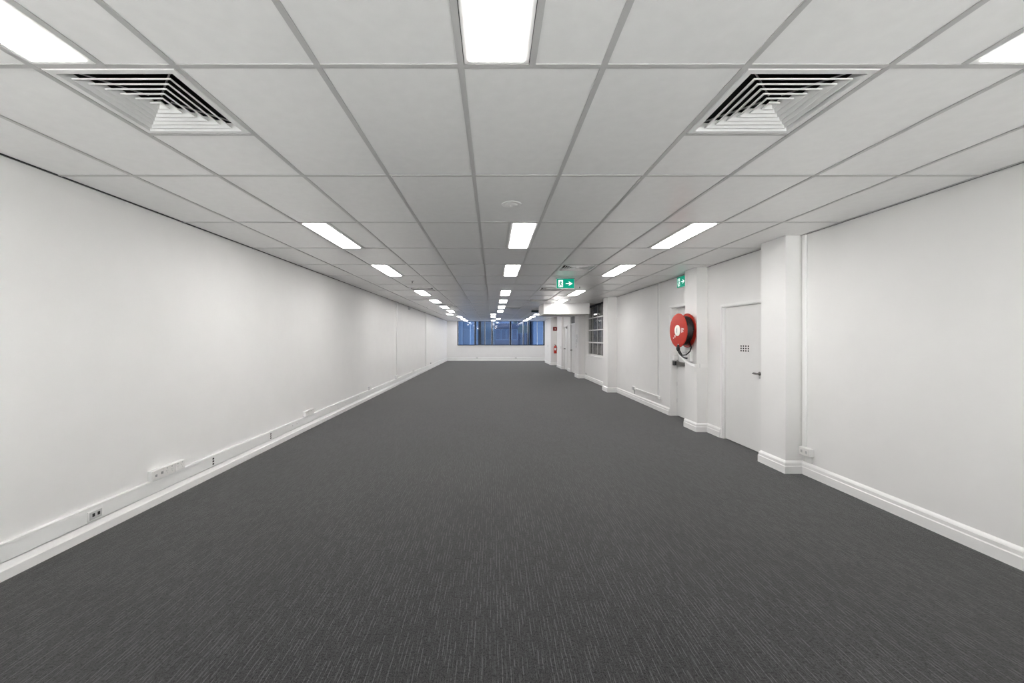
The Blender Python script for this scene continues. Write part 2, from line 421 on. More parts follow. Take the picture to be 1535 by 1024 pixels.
# ------------------------------------------------------------------ ceiling air vents
def make_vent():
    t = empty('air_vent', (0, 0, H))
    def ring(m, a0, z0, a1, z1):
        for (sx, sy, tx, ty) in ((-1,-1,1,-1), (1,-1,1,1), (1,1,-1,1), (-1,1,-1,-1)):
            m.quad((sx*a0, sy*a0, z0), (tx*a0, ty*a0, z0), (tx*a1, ty*a1, z1), (sx*a1, sy*a1, z1))
    m = MB(); o, i_ = 0.284, 0.246
    ring(m, o, H+0.004, o-0.004, H-0.001); ring(m, o-0.004, H-0.001, i_+0.006, H-0.001); ring(m, i_+0.006, H-0.001, i_-0.012, H+0.035); ring(m, i_-0.012, H+0.035, o, H+0.004)
    m.build('frame', M['vent'], t)
    m = MB()
    for k in range(6):
        a = 0.218-0.038*k
        b = a-0.036 if a > 0.045 else 0.004
        m = MB()
        ring(m, a, H-0.003, a-0.005, H-0.003); ring(m, a-0.005, H-0.003, b, H+0.021)      # lip, then the sloped underside
        ring(m, a, H-0.003, a, H+0.0025); ring(m, a, H+0.0025, b, H+0.0245); ring(m, b, H+0.021, b, H+0.0245)
        m.build('louvre', M['vent'], t)
    m = MB(); b = 0.28
    for q in ((-b,-b,-b+0.005,b), (b-0.005,-b,b,b), (-b,-b,b,-b+0.005), (-b,b-0.005,b,b)): m.box(q[0], q[1], H+0.036, q[2], q[3], H+0.30)
    m.box(-b, -b, H+0.30, b, b, H+0.31)
    m.build('neck', M['dark'], t)
    for (sx, sy) in ((-1,-1), (1,-1), (1,1), (-1,1)):
        MB().tube([(sx*0.235, sy*0.235, H+0.034), (sx*0.03, sy*0.03, H+0.034)], 0.004, 6).build('corner_stay', M['chrome'], t)
    return t
vlab = {0: 'square louvred air vent beside the first light by the long blank wall'}
vp = None
def vent_label(x, y):
    if y < 3: return ('large square louvred air vent nearest the camera, ' + ('on the blank wall side' if x < 0 else 'on the hose reel side'))
    if y < 8: return 'square louvred air vent just in front of the hanging green exit sign'
    if y < 11: return 'square louvred air vent ' + ('in front of the fourth light by the blank wall' if x < 0 else 'just beyond the hanging green exit sign')
    if x > 1.2: return 'square louvred air vent beside the front of the white bulkhead'
    if x < 0: return 'farthest square louvred air vent on the blank wall side'
    return 'farthest square louvred air vent, near the middle of the ceiling'
for (x, yy) in sorted(vent_spots, key=lambda p: (p[1], p[0])):
    if vp is None: vp = make_vent(); o = vp; o.location = (x, yy, H)
    else: o = copy_tree(vp, (x, yy, H))
    tag(o, vent_label(x, yy), 'air vent', 'square ceiling air vents')

# ------------------------------------------------------------------ pillars, bulkhead
P1 = (3.262, 4.715, 5.145); P2 = (3.277, 6.80, 7.22); P3 = (3.19, 11.75, 12.25); P4 = (3.21, 15.85, 16.5); P5 = (3.35, 20.65, 22.1); P6 = (3.24, 23.69, 26.2)
plab = ['white pillar nearest the camera, beside the door with dark holes', 'white pillar carrying the red hose reel', 'white pillar between the steel window and the blank wall stretch',
        'white pillar under the white bulkhead box', 'shallow white pilaster before the fire extinguisher recess', 'white pillar with the fire extinguisher on its face']
for p, lb in zip((P1, P2, P3, P4, P5, P6), plab):
    xr = XR if p is not P6 else XR+0.2
    tag(MB().box(p[0], p[1], 0, XR+0.02, p[2], H+0.4).build('pillar', M['wall']), lb, kind='structure')
mb = MB().box(BKX[0], BKY[0], BKZ, BKX[1], BKY[1], H+0.4)
tag(mb.build('bulkhead', M['wall']), 'white boxed bulkhead hanging below the ceiling before the steel window', kind='structure')

# ------------------------------------------------------------------ baseboards
profR = [(0, 0), (0.026, 0), (0.026, 0.080), (0.020, 0.088), (0.020, 0.116), (0.016, 0.124), (0.010, 0.132), (0.004, 0.138), (0, 0.142)]
def base_r(path, lb): tag(MB().sweep(profR, path, side=-1).build('baseboard_right', M['trim']), lb, kind='structure')
base_r([(XR, YB), (XR, P1[1]), (P1[0], P1[1]), (P1[0], P1[2]), (XR, P1[2]), (XR, D1[0]-0.05)], 'white moulded baseboard round the nearest pillar')
base_r([(XR, D1[1]+0.05), (XR, P2[1]), (P2[0], P2[1]), (P2[0], P2[2]-0.0)], 'white moulded baseboard round the hose reel pillar')
base_r([(XR, D2[1]+0.03), (XR, P3[1]), (P3[0], P3[1]), (P3[0], P3[2]), (XR, P3[2]), (XR, P4[1]), (P4[0], P4[1]), (P4[0], P4[2]), (XR, P4[2]), (XR, D3[0]-0.05)], 'white moulded baseboard along the steel window wall')
base_r([(XR, D3[1]+0.05), (XR, D4[0]-0.05)], 'short white baseboard between the far doors')
base_r([(XR, D4[1]+0.05), (XR, P5[1]), (P5[0], P5[1]), (P5[0], P5[2])], 'white baseboard on the shallow pilaster')
base_r([(XR+0.2, P6[1]), (P6[0], P6[1]), (P6[0], P6[2]), (XR, P6[2]), (XR, YF)], 'white baseboard round the extinguisher pillar')
MB_l1 = [(0, 0), (0.034, 0), (0.034, 0.062), (0.026, 0.072), (0.012, 0.104), (0, 0.108)]
tag(MB().sweep(MB_l1, [(XL, YB), (XL, 13.4)], side=1).build('baseboard_left', M['trim']), 'white skirting with sloped top along the near blank wall', kind='structure')
MB_l2 = [(max(0, o-0.012), z) for o, z in MB_l1]
tag(MB().sweep(MB_l2, [(XL, 13.4), (XL, YF)], side=1).build('baseboard_left', M['trim']), 'thinner white skirting along the far blank wall', kind='structure')
tag(MB().sweep([(0, 0), (0.03, 0), (0.03, 0.10), (0.022, 0.11), (0.022, 0.22), (0.0, 0.235)], [(XL+0.035, YF), (XR, YF)], side=1).build('baseboard_front', M['trim']), 'tall white skirting under the far windows', kind='structure')

# ------------------------------------------------------------------ cable trunking on the blank wall
tr = empty('cable_trunking', (XL, 0, 0.11), 'long white cable trunking running above the skirting of the blank wall', 'trunking')
TZ0, TZ1, TX = 0.110, 0.232, 0.024
edges = [YB, 1.2, 4.6, 5.79, 8.3, 9.5, 11.6, 14.2, 17.0, 20.5, 24.3, YF]
for a, b in zip(edges[:-1], edges[1:]):
    MB().box(XL, a+0.0015, TZ0, XL+TX-0.005, b-0.0015, TZ1-0.012).build('trunking_body', M['trim'], tr)
    MB().sweep([(TX-0.005, TZ0+0.004), (TX, TZ0+0.006), (TX, TZ1-0.014), (TX-0.005, TZ1-0.008)], [(XL, a+0.0015), (XL, b-0.0015)], side=1).build('cover', M['plastic'], tr)
MB().sweep([(0, TZ1-0.012), (TX+0.002, TZ1-0.010), (TX+0.002, TZ1-0.004), (TX-0.003, TZ1), (0, TZ1)], [(XL, YB), (XL, YF)], side=1).build('top_edge', M['trim'], tr)
for yj in (4.6, 5.79):
    for z in (0.138, 0.166, 0.194):
        MB().box(XL+TX-0.004, yj-0.014, z-0.009, XL+TX+0.0012, yj+0.012, z+0.009).build('joint_hole', M['dark'], tr)
for (yj, z) in ((6.42, 0.176), (6.56, 0.178), (8.75, 0.165), (9.45, 0.14), (9.55, 0.19), (9.62, 0.14)):
    MB().lathe([(0.007, -0.004), (0.007, 0.001), (0.004, 0.0016)], (XL+TX, yj, z), (1, 0, 0), 10).build('screw', M['grey'], tr)
# boxes on the trunking
def faceplate_slots(t, y, z, x, par):
    """three flat-pin socket slots on a plate facing +x"""
    for (dy, dz, ang) in ((-0.009, 0.006, 0.5), (0.009, 0.006, -0.5), (0, -0.011, 0)):
        c, s_ = math.cos(ang), math.sin(ang)
        pts = []
        for (u, v) in ((-0.0016, -0.0055), (0.0016, -0.0055), (0.0016, 0.0055), (-0.0016, 0.0055)):
            pts.append((x+0.0006, y+dy+u*c-v*s_, z+dz+u*s_+v*c))
        MB().poly(pts).build('pin_slot', M['grey'], par)
def outlet_row(yc, n, length, label, hz=0.088, first_switch=False, grp='white outlet boxes on the trunking'):
    t = empty('outlet_box', (XL, yc, TZ1), label, 'outlet', grp)
    y0 = yc-length/2; step = length/n
    for k in range(n):
        a, b = y0+k*step+0.0012, y0+(k+1)*step-0.0012
        bx = MB().bbox(XL+0.0005, a, TZ1+0.001, XL+0.036, b, TZ1+hz, 0.004).build('back_box', M['plastic'], t)
        pp = MB().bbox(XL+0.036, a+0.001, TZ1+0.003, XL+0.046, b-0.001, TZ1+hz-0.002, 0.003).build('faceplate', M['ivory'], bx)
        if k == 0 and n == 3:
            MB().bbox(XL+0.046, a+0.03, TZ1+0.03, XL+0.050, a+0.05, TZ1+0.05, 0.001).build('faceplate_button', M['grey'], bx)
            MB().bbox(XL+0.046, b-0.035, TZ1+0.035, XL+0.050, b-0.012, TZ1+0.058, 0.001).build('faceplate_jack', M['grey'], bx)
        else:
            for dy in ((-0.03, 0.03) if step > 0.1 else (0,)):
                faceplate_slots(t, (a+b)/2+dy, TZ1+hz*0.45, XL+0.046, bx)
                MB().bbox(XL+0.046, (a+b)/2+dy-0.006, TZ1+hz*0.74, XL+0.049, (a+b)/2+dy+0.006, TZ1+hz*0.88, 0.001).build('rocker', M['greyp'], bx)
    return t
outlet_row(3.95, 3, 0.40, 'three-gang white outlet box on the trunking nearest the camera')
outlet_row(6.98, 2, 0.34, 'second white outlet box along the trunking of the blank wall')
outlet_row(10.45, 1, 0.20, 'third white outlet box along the trunking of the blank wall')
outlet_row(13.35, 1, 0.26, 'white outlet box at the foot of the first wall conduit', hz=0.10)
outlet_row(16.2, 1, 0.20, 'small white outlet box between the two wall conduits')
outlet_row(20.8, 1, 0.26, 'farthest white outlet box on the blank wall trunking')
t = empty('socket', (XL+TX, 3.23, 0.158), 'grey twin socket set into the trunking nearest the camera', 'socket')
MB().bbox(XL+TX, 3.168, 0.122, XL+TX+0.008, 3.292, 0.196, 0.003).build('surround', M['plastic'], t)
MB().bbox(XL+TX+0.004, 3.180, 0.130, XL+TX+0.0105, 3.280, 0.188, 0.002).build('faceplate', M['greyp'], t)
for dy in (-0.02, 0.022):
    MB().bbox(XL+TX+0.009, 3.23+dy-0.010, 0.150, XL+TX+0.0125, 3.23+dy+0.010, 0.175, 0.001).build('jack', M['dark'], t)
# conduits on the blank wall
for (yc, z0, lb) in ((13.42, TZ1+0.10, 'white conduit running up the blank wall, nearer of two'), (19.2, TZ1, 'white conduit running up the blank wall, farther of two')):
    t = empty('wall_conduit', (XL, yc, z0), lb, 'conduit')
    MB().bbox(XL+0.0005, yc-0.035, z0+0.001, XL+0.028, yc+0.035, H-0.002, 0.004).build('channel', M['plastic'], t)
    MB().bbox(XL+0.028, yc-0.030, z0+0.003, XL+0.032, yc+0.030, H-0.004, 0.001).build('lid', M['trim'], t)
for (yc, lb) in ((15.3, 'small grey sensor high on the blank wall near the ceiling'),):
    t = empty('motion_sensor', (XL, yc, H-0.10), lb, 'sensor')
    MB().bbox(XL+0.0005, yc-0.04, H-0.12, XL+0.05, yc+0.04, H-0.03, 0.008).build('housing', M['greyp'], t)
    MB().lathe([(0.022, 0), (0.02, 0.012), (0.010, 0.02)], (XL+0.05, yc, H-0.085), (1, 0, -0.3), 14).build('lens', M['grey'], t)
# sockets on the far skirting
for (x, lb) in ((-1.07, 'small socket on the far skirting, nearer the blank wall'), (1.52, 'small socket on the far skirting, nearer the extinguisher pillar')):
    t = empty('socket', (x, YF-0.022, 0.185), lb, 'socket', 'sockets on the far skirting')
    MB().bbox(x-0.07, YF-0.034, 0.155, x+0.07, YF-0.0225, 0.215, 0.002).build('faceplate', M['greyp'], t)
    for dx in (-0.03, 0.03): MB().bbox(x+dx-0.014, YF-0.036, 0.168, x+dx+0.014, YF-0.0335, 0.2, 0.0008).build('jack', M['grey'], t)

# ------------------------------------------------------------------ right wall: conduits and boxes
t = empty('wall_conduit', (XR, 4.66, 0.30), 'white conduit running up the corner beside the nearest pillar', 'conduit')
MB().bbox(XR-0.022, 4.640, 0.31, XR-0.0005, 4.690, H-0.002, 0.003).build('channel', M['plastic'], t)
MB().bbox(XR-0.0255, 4.644, 0.312, XR-0.022, 4.686, H-0.004, 0.001).build('lid', M['trim'], t)
t = empty('outlet_box', (XR, 4.62, 0.215), 'white outlet box on the wall at the foot of the nearest pillar', 'outlet')
bx = MB().bbox(XR-0.045, 4.545, 0.222, XR-0.0005, 4.70, 0.308, 0.004).build('back_box', M['plastic'], t)
MB().bbox(XR-0.055, 4.547, 0.224, XR-0.045, 4.698, 0.306, 0.003).build('faceplate', M['ivory'], t)
for dy in (-0.035, 0.035):
    MB().bbox(XR-0.058, 4.622+dy-0.012, 0.25, XR-0.0545, 4.622+dy+0.012, 0.28, 0.001).build('jack', M['greyp'], t)
MB().bbox(XR-0.012, 4.56, 0.145, XR-0.0005, 4.66, 0.221, 0.002).build('cable_cover', M['trim'], t)
cy = 8.78
t = empty('wall_conduit', (XR, cy, 0.30), 'white conduit running up the wall before the recessed hose reel door', 'conduit')
MB().bbox(XR-0.022, cy-0.025, 0.315, XR-0.0005, cy+0.025, H-0.002, 0.003).build('channel', M['plastic'], t)
MB().bbox(XR-0.0255, cy-0.021, 0.317, XR-0.022, cy+0.021, H-0.004, 0.001).build('lid', M['greyp'], t)
t = empty('wall_conduit', (XR, 9.5, 0.28), 'short white conduit running level between two small wall boxes', 'conduit')
MB().bbox(XR-0.022, 8.88, 0.268, XR-0.0005, 10.23, 0.302, 0.003).build('channel', M['plastic'], t)
MB().bbox(XR-0.0255, 8.882, 0.271, XR-0.022, 10.228, 0.299, 0.001).build('lid', M['trim'], t)
t = empty('outlet_box', (XR, cy, 0.24), 'round-edged white junction box at the foot of the wall conduit', 'outlet')
MB().bbox(XR-0.05, cy-0.085, 0.235, XR-0.0005, cy+0.085, 0.313, 0.014, 3).build('back_box', M['plastic'], t)
MB().bbox(XR-0.056, cy-0.07, 0.245, XR-0.05, cy+0.07, 0.303, 0.003).build('faceplate', M['ivory'], t)
t = empty('outlet_box', (XR, 10.3, 0.25), 'small white outlet box at the end of the level conduit', 'outlet')
MB().bbox(XR-0.045, 10.235, 0.235, XR-0.0005, 10.37, 0.335, 0.006).build('back_box', M['plastic'], t)
MB().bbox(XR-0.052, 10.245, 0.245, XR-0.045, 10.36, 0.325, 0.003).build('faceplate', M['greyp'], t)
MB().bbox(XR-0.012, 10.28, 0.144, XR-0.0005, 10.32, 0.234, 0.002).build('cable_cover', M['greyp'], t)

# ------------------------------------------------------------------ doors
def casing(m, y0, y1, zt, wd, th, x=XR):
    m.box(x-th, y1, 0, x, y1+wd, zt+wd); m.box(x-th, y0-wd, 0, x, y0, zt+wd); m.box(x-th, y0, zt, x, y1, zt+wd)
d1 = empty('door_1', (XR, 5.8, 0), 'plain white door with twelve small dark holes and a lever handle', kind='structure')
m = MB(); casing(m, D1[0], D1[1], D1[2], 0.036, 0.016)
m.build('door_frame', M['trim'], d1)
m = MB().box(XR, D1[0], 0, XR+0.14, D1[0]+0.012, D1[2]).box(XR, D1[1]-0.012, 0, XR+0.14, D1[1], D1[2]).box(XR, D1[0], D1[2]-0.012, XR+0.14, D1[1], D1[2])
m.build('jamb', M['trim'], d1)
leaf = MB().bbox(XR+0.035, D1[0]+0.016, 0.008, XR+0.075, D1[1]-0.016, D1[2]-0.016, 0.002).build('leaf', M['door'], d1)
for r_ in range(3):
    for c_ in range(4):
        yy = 5.772+0.056*c_; z = 1.329+0.033*r_
        MB().bbox(XR+0.0335, yy-0.014, z-0.0095, XR+0.037, yy+0.014, z+0.0095, 0.001).build('vent_hole', M['dark'], leaf)
hd = MB().lathe([(0.026, 0), (0.026, 0.006), (0.022, 0.010), (0.011, 0.012), (0.011, 0.045), (0.009, 0.05)], (XR+0.035, 5.525, 1.04), (-1, 0, 0), 20).build('handle_rose', M['steel'], d1)
MB().tube([(XR-0.012, 5.515, 1.04), (XR-0.016, 5.54, 1.041), (XR-0.014, 5.575, 1.041), (XR-0.010, 5.61, 1.038)], [0.010, 0.013, 0.013, 0.007], 10).build('lever', M['steel'], hd)
MB().box(XR+0.0345, 5.51, 0.975, XR+0.036, 5.54, 1.005).build('keyhole_plate', M['greyp'], d1)

d2 = empty('door_2', (XR, 7.7, 0), 'white door set back behind the hose reel pillar with a black panic bar', kind='structure')
m = MB(); m.box(XR-0.012, D2[1], 0, XR, D2[1]+0.03, D2[2]+0.04); m.box(XR-0.012, D2[0], D2[2], XR, D2[1], D2[2]+0.04)
m.build('door_frame', M['trim'], d2)
m = MB().box(XR, D2[1]-0.012, 0, XR+0.15, D2[1], D2[2]).box(XR, D2[0], D2[2]-0.012, XR+0.15, D2[1], D2[2]).box(XR, D2[0], 0, XR+0.15, D2[0]+0.012, D2[2])
m.build('jamb', M['trim'], d2)
leaf2 = MB().bbox(XR+0.115, D2[0]+0.016, 0.012, XR+0.15, D2[1]-0.018, D2[2]-0.016, 0.002).build('leaf', M['door'], d2)
pb = MB().bbox(XR+0.02, D2[1]-0.13, 0.985, XR+0.115, D2[1]-0.03, 1.062, 0.006).build('panic_bar_end', M['black'], d2)
MB().bbox(XR+0.045, D2[0]+0.05, 0.992, XR+0.10, D2[1]-0.13, 1.056, 0.008).build('panic_bar', M['steel'], pb)
MB().bbox(XR+0.02, D2[1]-0.10, 1.085, XR+0.10, D2[1]-0.013, 1.18, 0.006).build('latch_box', M['plastic'], d2)
for z in (0.3, 0.62, 1.5): MB().bbox(XR+0.111, D2[1]-0.03, z-0.04, XR+0.116, D2[1]-0.014, z+0.04, 0.001).build('hinge', M['chrome'], d2)

d3 = empty('door_3', (XR, 18.25, 0), 'far white door under a dark transom pane with a round knob', kind='structure')
m = MB(); casing(m, D3[0], D3[1], D3[2], 0.05, 0.016); m.box(XR-0.005, D3[0], 2.08, XR+0.08, D3[1], 2.15); m.build('door_frame', M['trim'], d3)
MB().bbox(XR+0.03, D3[0]+0.005, 0.008, XR+0.07, D3[1]-0.005, 2.078, 0.002).build('leaf', M['door'], d3)
MB().box(XR+0.03, D3[0]+0.005, 2.152, XR+0.04, D3[1]-0.005, D3[2]-0.004).build('transom_pane', M['darkpane'], d3)
MB().lathe([(0.03, 0), (0.03, 0.01), (0.012, 0.014), (0.012, 0.035), (0.028, 0.045), (0.03, 0.06), (0.018, 0.072)], (XR+0.03, 18.62, 0.98), (-1, 0, 0), 16).build('knob', M['steel'], d3)
d4 = empty('door_4', (XR, 20.0, 0), 'farthest white door beside the shallow pilaster, with a door closer', kind='structure')
m = MB(); casing(m, D4[0], D4[1], D4[2], 0.06, 0.02); m.build('door_frame', M['trim'], d4)
MB().bbox(XR+0.03, D4[0]+0.012, 0.008, XR+0.07, D4[1]-0.004, D4[2]-0.008, 0.002).build('leaf', M['door'], d4)
cl = MB().bbox(XR-0.03, D4[0]+0.05, 1.95, XR+0.03, D4[0]+0.28, 2.01, 0.006).build('door_closer', M['steel'], d4)
MB().tube([(XR-0.01, D4[0]+0.15, 2.012), (XR-0.10, D4[0]+0.0, 2.02), (XR-0.022, D4[0]-0.02, 2.03)], 0.01, 8).build('closer_arm', M['steel'], cl)
MB().box(XR+0.029, D4[0]+0.0, 0.0, XR+0.05, D4[0]+0.012, D4[2]).build('edge_gap', M['dark'], d4)
MB().lathe([(0.03, 0), (0.03, 0.01), (0.012, 0.014), (0.012, 0.035), (0.028, 0.045), (0.03, 0.06), (0.018, 0.072)], (XR+0.03, D4[1]-0.1, 1.0), (-1, 0, 0), 16).build('knob', M['steel'], d4)

# ------------------------------------------------------------------ steel-framed window in the right wall
w3 = empty('window_3', (XR, 13.9, 0.9), 'white steel-framed grid window with dark panes beside the bulkhead', kind='structure')
zs = [0.925, 1.353, 1.783, 2.213, H+0.0]; ys = [12.42, 13.00, 13.57, 14.14, 14.80, 15.43]
m = MB().box(XR+0.02, ys[0], 0.90, XR+0.09, ys[-1], 0.945).box(XR+0.02, ys[0]-0.02, 0.90, XR+0.09, ys[0]+0.03, H+0.02).box(XR+0.02, ys[-1]-0.03, 0.90, XR+0.09, ys[-1]+0.02, H+0.02)
m.build('window_frame', M['steelwin'], w3)
MB().bbox(XR-0.03, W2[0]-0.02, 0.862, XR+0.06, W2[1]+0.02, 0.898, 0.004).build('window_sill', M['trim'], w3)
MB().box(XR+0.015, ys[0], 2.60, XR+0.10, ys[-1], H+0.02).build('head_rail', M['navy'], w3)
for z in zs[1:-1]: MB().box(XR+0.028, ys[0]+0.03, z-0.018, XR+0.07, ys[-1]-0.03, z+0.018).build('glazing_bar', M['steelwin'], w3)
for yy in ys[1:-1]: MB().box(XR+0.034, yy-0.016, 0.945, XR+0.066, yy+0.016, 2.60).build('mullion', M['steelgrey'], w3)
for a, b in zip(ys[:-1], ys[1:]):
    for c, d in zip(zs[:-1], zs[1:]):
        MB().box(XR+0.047, a+0.016, c+0.018, XR+0.052, b-0.016, min(d, 2.62)-0.018).build('pane', M['smoke'], w3)
cu = MB(); N = 150; pts = []
for i in range(N+1):
    yy = 12.46+(15.39-12.46)*i/N
    pts.append((XR+0.115+0.020*math.sin(i*0.9)+0.008*math.sin(i*2.3), yy))
for i in range(N):
    (a, ay), (b, by) = pts[i], pts[i+1]
    cu.quad((a, ay, 0.95), (b, by, 0.95), (b, by, 2.598), (a, ay, 2.598)); cu.quad((a+0.004, ay, 0.95), (b+0.004, by, 0.95), (b+0.004, by, 2.598), (a+0.004, ay, 2.598))
cu.smooth = True
tag(cu.build('curtain', M['curtain']), 'dark grey pleated curtain hanging behind the steel-framed window', 'curtain')

# ------------------------------------------------------------------ far window strip
w1 = empty('window_1', (0.5, YF+0.1, WZ0), 'strip of blue-tinted windows in dark frames across the far wall', kind='structure')
FY = YF+0.06
MB().box(WX0, FY, WZ0, WX1, FY+0.06, WZ0+0.055).build('bottom_rail', M['navy'], w1)
MB().box(WX0, FY, H-0.03, WX1, FY+0.06, H).build('top_rail', M['navy'], w1)
MB().bbox(WX0-0.02, YF-0.03, WZ0-0.03, WX1-0.01, FY, WZ0-0.001, 0.004).build('window_sill', M['trim'], w1)
MB().box(WX0-0.001, YF+0.001, WZ0, WX0+0.012, FY, H).build('reveal', M['trim'], w1)
mxs = [WX0+0.035, -1.19, -0.06, 1.165, 2.345, WX1-0.035]
for x in mxs: MB().box(x-0.045, FY, WZ0+0.055, x+0.045, FY+0.07, H-0.03).build('mullion', M['navy'], w1)
for x in (-0.545, 2.02): MB().box(x-0.024, FY+0.01, WZ0+0.055, x+0.024, FY+0.06, H-0.03).build('mullion', M['navy'], w1)
MB().box(2.94, FY+0.01, WZ0+0.055, 2.975, FY+0.06, H-0.03).build('mullion', M['alu'], w1)
allx = sorted(mxs+[-0.545, 2.02])
for a, b in zip(allx[:-1], allx[1:]):
    MB().box(a+0.02, FY+0.03, WZ0+0.055, b-0.02, FY+0.036, H-0.03).build('pane', M['glass'], w1)
    wa = 0.045 if a in mxs else 0.024; wb_ = 0.045 if b in mxs else 0.024
    for xx in (a+wa, b-wb_-0.014): MB().box(xx, FY+0.012, WZ0+0.055, xx+0.014, FY+0.028, H-0.03).build('glazing_bead', M['alu'], w1)

# ------------------------------------------------------------------ hose reel on the second pillar
HR = Vector((P2[0], 7.03, 1.632))
hr = empty('fire_hose_reel', tuple(HR), 'red fire hose reel with black hose coiled on a white pillar', 'hose reel')
ya = math.radians(4.0)
ax = Vector((-math.cos(ya), -math.sin(ya)*1.0, 0))
org = Vector((P2[0]-0.012, 7.03, 1.632))
R = 0.28
MB().lathe([(0.05, -0.012), (0.05, 0.03), (0.03, 0.032), (0.03, 0.195)], org, ax, 24).build('axle', M['chrome'], hr)
MB().lathe([(0.06, 0.030), (R-0.02, 0.030), (R, 0.036), (R+0.004, 0.041), (R, 0.046), (R-0.02, 0.042), (0.06, 0.040)], org, ax, 56).build('back_disc', M['red'], hr)
MB().lathe([(0.17, 0.040), (0.17, 0.188)], org, ax, 40).build('drum', M['black'], hr)
fd = MB().lathe([(0.06, 0.188), (R-0.02, 0.188), (R, 0.184), (R+0.004, 0.190), (R, 0.197), (R-0.025, 0.200), (0.11, 0.204), (0.07, 0.204)], org, ax, 56).build('front_disc', M['red'], hr)
hb = MB().lathe([(0.092, 0.204), (0.092, 0.2085), (0.086, 0.2105)], org, ax, 32).build('hub_label', M['cream'], fd)
u = Vector((ax.y, -ax.x, 0)).normalized(); 
if u.y > 0: u = -u            # points towards the camera along the disc
def disc_patch(name, pts, h, mat, par):
    m = MB(); q = [tuple(org+ax*h+u*a+Vector((0, 0, b))) for a, b in pts]
    m.poly(q); m.build(name, mat, par)
disc_patch('hub_mark', [(-0.030, 0.030), (-0.018, 0.045), (-0.010, 0.030), (-0.014, -0.03), (-0.026, -0.046), (-0.036, -0.02)], 0.2112, M['grey'], fd)
disc_patch('hub_mark', [(-0.004, 0.048), (0.004, 0.05), (0.006, -0.045), (-0.002, -0.048)], 0.2112, M['greyp'], fd)
for (a, b, w_, h_) in ((0.135, 0.0, 0.016, 0.075), (0.165, 0.026, 0.026, 0.014), (0.160, 0.004, 0.012, 0.035), (0.172, -0.022, 0.026, 0.014), (0.195, 0.016, 0.012, 0.03), (-0.085, -0.095, 0.026, 0.040), (-0.135, -0.125, 0.03, 0.014), (0.02, -0.235, 0.045, 0.022)):
    disc_patch('print_mark', [(a-w_/2, b-h_/2), (a+w_/2, b-h_/2), (a+w_/2, b+h_/2), (a-w_/2, b+h_/2)], 0.2045 if abs(b) < 0.2 else 0.2016, M['white'], fd)
# coiled hose: a helix in three layers between the discs
m = MB(); pts = []
e1, e2 = u, Vector((0, 0, 1))
turns = 5
for lay in range(3):
    for i in range(turns*28+1):
        a = 2*PI*i/28; f = i/(turns*28)
        hh = 0.056 + (f if lay % 2 == 0 else 1-f)*0.118
        rr = 0.184+0.022*lay
        pts.append(org+ax*hh+(e1*math.cos(a)+e2*math.sin(a))*rr)
m.tube(pts, 0.0125, 8).build('coiled_hose', M['rubber'], hr)
# loose hose end, nozzle, guide bar
bot = org+Vector((0, 0, -0.235))
nz = Vector((3.05, 6.97, 1.315))
m = MB().tube([tuple(org+ax*0.075+u*0.13+Vector((0,0,-0.19))), (3.19, 6.80, 1.36), (3.175, 6.82, 1.29), (3.14, 6.87, 1.235), (3.10, 6.93, 1.225), (3.07, 6.96, 1.245), (3.055, 6.97, 1.28)], 0.0105, 8)
m.build('loose_hose', M['rubber'], hr)
ng = MB().tube([(3.052, 6.97, 1.40), (3.05, 6.97, 1.375), (3.05, 6.97, 1.345), (3.052, 6.97, 1.32), (3.056, 6.97, 1.29)], [0.014, 0.016, 0.030, 0.030, 0.018], 12).build('nozzle', M['black'], hr)
MB().tube([(3.062, 6.965, 1.30), (3.078, 6.95, 1.25), (3.10, 6.93, 1.215)], [0.02, 0.024, 0.014], 10).build('nozzle_tail', M['black'], ng)
m = MB().tube([(3.06, 6.96, 1.27), (3.085, 6.93, 1.215), (3.12, 6.89, 1.185), (3.15, 6.86, 1.178)], [0.007, 0.007, 0.012, 0.016], 8).build('hose_tip', M['black'], hr)
vb = MB().bbox(P2[0]-0.055, 6.93, 1.12, P2[0]-0.0005, 7.15, 1.31, 0.006).build('valve_box', M['plastic'], hr)
MB().tube([(P2[0]-0.055, 7.04, 1.265), (P2[0]-0.085, 7.04, 1.265)], 0.018, 10).build('valve_spindle', M['chrome'], vb)
MB().bbox(P2[0]-0.095, 6.98, 1.257, P2[0]-0.08, 7.10, 1.275, 0.003).build('valve_lever', M['chrome'], vb)
# white curved guide bar: flat strip on the pillar face, curling round the corner up to the nozzle
path = [(3.448, 6.786, 1.062), (3.36, 6.786, 1.062), (3.285, 6.784, 1.062), (3.235, 6.79, 1.068), (3.185, 6.815, 1.085), (3.14, 6.85, 1.115), (3.10, 6.89, 1.155), (3.07, 6.93, 1.205), (3.052, 6.965, 1.255)]
hts = [0.027, 0.027, 0.027, 0.024, 0.019, 0.014, 0.010, 0.008, 0.007]
m = MB()
for k, (p, h2) in enumerate(zip(path, hts)):
    p = Vector(p); a = Vector(path[max(0, k-1)]); b = Vector(path[min(len(path)-1, k+1)]); d = (b-a); d.z = 0; d.normalize(); n_ = Vector((d.y, -d.x, 0))*0.007
    m.v += [tuple(p-n_+Vector((0,0,-h2))), tuple(p+n_+Vector((0,0,-h2))), tuple(p+n_+Vector((0,0,h2))), tuple(p-n_+Vector((0,0,h2)))]
for k in range(len(path)-1):
    for j in range(4): m.f.append((4*k+j, 4*k+(j+1) % 4, 4*k+4+(j+1) % 4, 4*k+4+j))
m.f.append((0, 1, 2, 3)); n = 4*(len(path)-1); m.f.append((n+3, n+2, n+1, n))
gb = m.build('hose_guide', M['trim'], hr)
MB().bbox(3.31, 6.7765, 1.03, 3.318, 6.782, 1.094, 0.0008).build('guide_joint', M['greyp'], gb)

